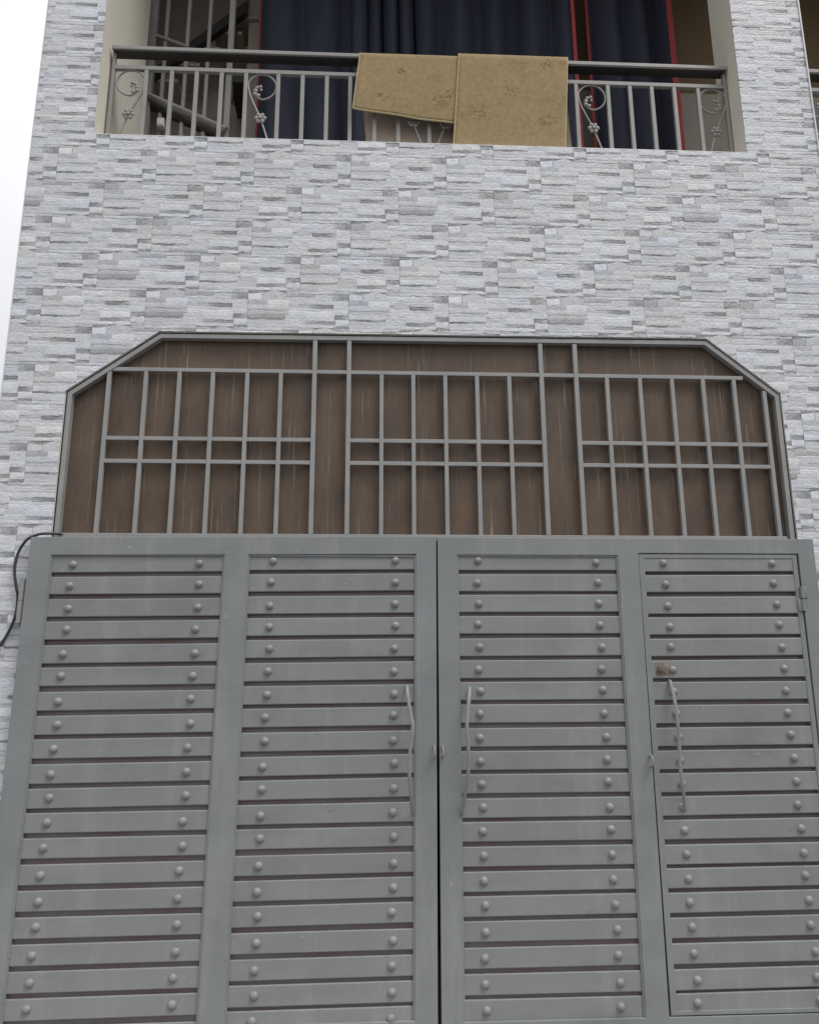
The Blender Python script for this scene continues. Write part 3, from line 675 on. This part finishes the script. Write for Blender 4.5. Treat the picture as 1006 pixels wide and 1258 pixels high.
# ------------------------------------------------------------------ rugs over the handrail
def rug(label, tl, tr, bl, br, back_l, back_r, zback, yoff, motifs, seed):
    """front quad corners (x, z) hung on the rail; then over the handrail and down behind it"""
    rnd = random.Random(seed); nx, nf, nb = 26, 22, 22
    yf, yb = RY-.040-yoff, RY+.040+yoff; zt = 4.813+yoff*0.6
    def surf(tx, s):
        # s 0..1 front bottom -> top, 1..2 over, 2..3 down the back
        wob = .0022*math.sin(5*tx+seed)+.0012*math.sin(13*tx+seed*2)
        if s <= 1:
            xb = bl[0]+(br[0]-bl[0])*tx; zb = bl[1]+(br[1]-bl[1])*tx; xt = tl[0]+(tr[0]-tl[0])*tx
            return Vector((xb+(xt-xb)*s, yf-(1-s)*(.006+wob*1.6)-.003*math.sin(s*3.1), zb+(zt-.018-zb)*s))
        xt = tl[0]+(tr[0]-tl[0])*tx
        if s <= 2:
            a = (s-1)*math.pi; return Vector((xt, (yf+yb)/2-math.cos(a)*(yb-yf)/2, zt-.018+math.sin(a)*.020))
        t = s-2; xb = back_l+(back_r-back_l)*tx
        return Vector((xt+(xb-xt)*t, yb+t*(.02+wob), zt-.018+(zback-zt+.018)*t))
    S_ = [k/nf for k in range(nf)]+[1+k/8 for k in range(8)]+[2+k/nb for k in range(nb+1)]
    bm = bmesh.new(); g_ = [[bm.verts.new(surf(i/nx, s)) for i in range(nx+1)] for s in S_]
    for j in range(len(S_)-1):
        for i in range(nx): bm.faces.new((g_[j][i], g_[j][i+1], g_[j+1][i+1], g_[j+1][i]))
    me = to_mesh('rug', bm, 60); o = link('rug', me, M['rug']); me.materials.append(M['rug_back'])
    # outward normals towards the street on the front; the inside of the fold is the pale backing
    m = o.modifiers.new('thick', 'SOLIDIFY'); m.thickness = 0.007; m.offset = 0.0; m.material_offset = 1; m.material_offset_rim = 0
    f = me.polygons[3]
    if f.normal.y > 0: me.flip_normals()
    # binding round the edge
    loop = [surf(0, s) for s in S_]+[surf(i/nx, 3) for i in range(1, nx)]+[surf(1, s) for s in reversed(S_)]+[surf(i/nx, 0) for i in range(nx-1, 0, -1)]
    bm = bmesh.new(); tube_bm(bm, loop+[loop[0]], .0048, .0048, 6); link('binding', to_mesh('binding', bm, 60), M['rug_edge'], o)
    # tufted flowers
    for (tx, s, sc) in motifs:
        bm = bmesh.new()
        for k in range(16):
            a = rnd.uniform(0, 6.283); d0 = sc*rnd.uniform(0, 1)**.7; ln = rnd.uniform(.010, .022); b_ = a+rnd.uniform(-.7, .7); pts_ = []
            for q in range(4):
                p = surf(min(1, max(0, tx+math.cos(a)*d0*1.5+math.cos(b_)*ln*q/3)), min(1, max(0, s+math.sin(a)*d0*1.7+math.sin(b_)*ln*q/3))); pts_.append(p+Vector((0, -.0032, 0)))
            tube_bm(bm, pts_, .0045*rnd.uniform(.6, 1.3), .0012, 6)
        link('motif', to_mesh('motif', bm, 60), M['rug_motif'], o)
    return o
tag(rug('l', (-.084, 0), (.470, 0), (-.118, 4.445), (.440, 4.374), -.02, .50, 4.02, 0.0, [(.28, .28, .042), (.42, .72, .034), (.82, .30, .05), (.90, .42, .03)], 1.3),
    'tan rug with a slanting lower edge hung on the railing, left of the pair', 'rug', 'rugs hung on the railing')
tag(rug('r', (.452, 0), (1.044, 0), (.410, 4.205), (1.000, 4.205), .47, 1.09, 4.0, 0.012, [(.20, .38, .045), (.48, .62, .042), (.83, .33, .045), (.80, .92, .035)], 4.1),
    'longer tan rug with a straight hanging side on the railing, right of the pair', 'rug', 'rugs hung on the railing')

# ------------------------------------------------------------------ curtains behind the railing
def curtain(label, x0, x1, folds, amp, yc, seed, red_l=False, red_r=False, zb=3.80, ztop=6.44):
    rnd = random.Random(seed); n = int(folds*16); nz = 14; ph = rnd.uniform(0, 6)
    def pt(t, z):
        q = (z-zb)/(ztop-zb); d = amp*(1.15-.35*q)
        xx = x0+(x1-x0)*t + .012*math.sin(3*q+ph)*(1 if 0 < t < 1 else .4) + d*.35*math.sin(2*math.pi*folds*t*1.0+ph+1.3)
        y = yc + d*math.sin(2*math.pi*folds*t+ph)+.45*d*math.sin(2*math.pi*folds*t*.37+ph*2+q*1.5)+.2*d*math.sin(2*math.pi*folds*2.1*t+q*2)
        return Vector((xx, y, z))
    zs = [zb+(ztop-zb)*k/nz for k in range(nz+1)]
    bm = bmesh.new(); g_ = [[bm.verts.new(pt(i/n, z)) for i in range(n+1)] for z in zs]
    for j in range(nz):
        for i in range(n): bm.faces.new((g_[j][i], g_[j][i+1], g_[j+1][i+1], g_[j+1][i]))
    o = link('curtain', to_mesh('curtain', bm, 70), M['navy']); m = o.modifiers.new('thick', 'SOLIDIFY'); m.thickness = .003
    for flag, t in ((red_l, 0.0), (red_r, 1.0)):
        if flag:
            bm = bmesh.new(); s = -1 if t == 0 else 1; w_ = flag
            a = [bm.verts.new(pt(t, z)+Vector((0, -.004, 0))) for z in zs]; b = [bm.verts.new(pt(t, z)+Vector((s*w_, -.012, 0))) for z in zs]
            for j in range(nz): bm.faces.new((a[j], b[j], b[j+1], a[j+1]))
            e = link('border', to_mesh('border', bm), M['red'], o); m = e.modifiers.new('thick', 'SOLIDIFY'); m.thickness = .003
    return tag(o, label, 'curtain', 'curtains behind the balcony railing')
curtain('flat navy curtain panel at the left beside the stair railing', -.775, -.150, 2.2, .04, .90, 3, red_l=.008)
curtain('narrow navy curtain gathered into deep folds left of the rugs', -.160, .300, 4.4, .075, .89, 8)
curtain('wide navy curtain with a dark red right border behind the rugs', .285, 1.318, 4.2, .06, .90, 5, red_r=.022)
curtain('navy curtain with red borders on both sides at the right', 1.445, 1.985, 2.6, .06, .88, 14, red_l=.020, red_r=.034)
rod = thing('curtain_rod', 'grey curtain rod above the balcony curtains', 'curtain rod', (0, .93, 6.44))
bm = bmesh.new(); tube_bm(bm, [Vector((-.86, 0, 0)), Vector((2.1, 0, 0))], .012, None, 10); link('pole', to_mesh('pole', bm, 50), M['stair_rail'], rod)
for x in (-.8, .6, 2.05):
    bm = bmesh.new(); tube_bm(bm, [Vector((x, 0, .0)), Vector((x, .25, .0))], .008, None, 8, Vector((1, 0, 0))); link('bracket', to_mesh('bracket', bm, 50), M['stair_rail'], rod)

# ------------------------------------------------------------------ stair at the left end of the balcony
st = thing('stair_railing', 'grey stair railing of tall bars with a sloping handrail at the left', 'railing', (-1.2, .8, 3.72))
def sp(name, pts, r, m, ry=None, seg=8):
    bm = bmesh.new(); tube_bm(bm, [Vector(p)-Vector((-1.2, .8, 3.72)) for p in pts], r, ry, seg); return link(name, to_mesh(name, bm, 50), M[m], st)
def sbox(name, x0, x1, y0, y1, z0, z1, m):
    return box(name, x0+1.2, x1+1.2, y0-.8, y1-.8, z0-3.72, z1-3.72, M[m], st, .002)
sbox('post', -1.462, -1.412, .775, .825, 3.72, 6.72, 'stair_rail')
sbox('post', -.952, -.916, .782, .818, 3.72, 6.72, 'stair_rail')
for x in (-1.35, -1.213, -1.076): sbox('bar', x-.011, x+.011, .789, .811, 3.72, 6.72, 'stair_rail')
sp('handrail', [(-1.46, .775, 5.100), (-.93, .775, 4.850)], .026, 'stair_rail', .030)
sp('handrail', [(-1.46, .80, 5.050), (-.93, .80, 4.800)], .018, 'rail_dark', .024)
sp('rail', [(-1.43, .79, 5.562), (-1.20, .79, 5.474)], .013, 'stair_rail')
fl = thing('stair_flight', 'dark upper stair flight rising behind the tall bars', 'staircase', (-1.2, 1.2, 5.3))
bm = bmesh.new(); o_ = Vector((-1.2, 1.2, 5.3))
prism_bm(bm, [(-1.60+1.2, 5.44-5.3), (-1.60+1.2, 5.51-5.3), (-.905+1.2, 6.18-5.3), (-.905+1.2, 6.09-5.3)], -.10, -.05); link('stringer', to_mesh('stringer', bm), M['rail_dark'], fl)
for k in range(5):
    x = -1.56+k*.14; z = 5.53+k*.137
    box('step', x+1.2, x+.20+1.2, -.049, .20, z-5.3, z+.025-5.3, M['beige_wall'], fl)
for x in (-1.05, -.98): box('baluster', x-.009+1.2, x+.009+1.2, -.085, -.065, .05, .60+(x+1.05), M['rail_dark'], fl)
box('landing', -1.00+1.2, -.905+1.2, -.10, .40, .20, .27, M['rail_dark'], fl)
bx = thing('switch_box', 'small white plastic box fixed low on the stair railing', 'box', (-1.33, .765, 4.88))
box('case', -.022, .022, -.02, .02, -.03, .03, M['pale_plastic'], bx, .004); box('lid', -.018, .018, -.024, -.0195, -.024, .024, M['pale_plastic'], bx, .002)
print('tiles', n_tiles)
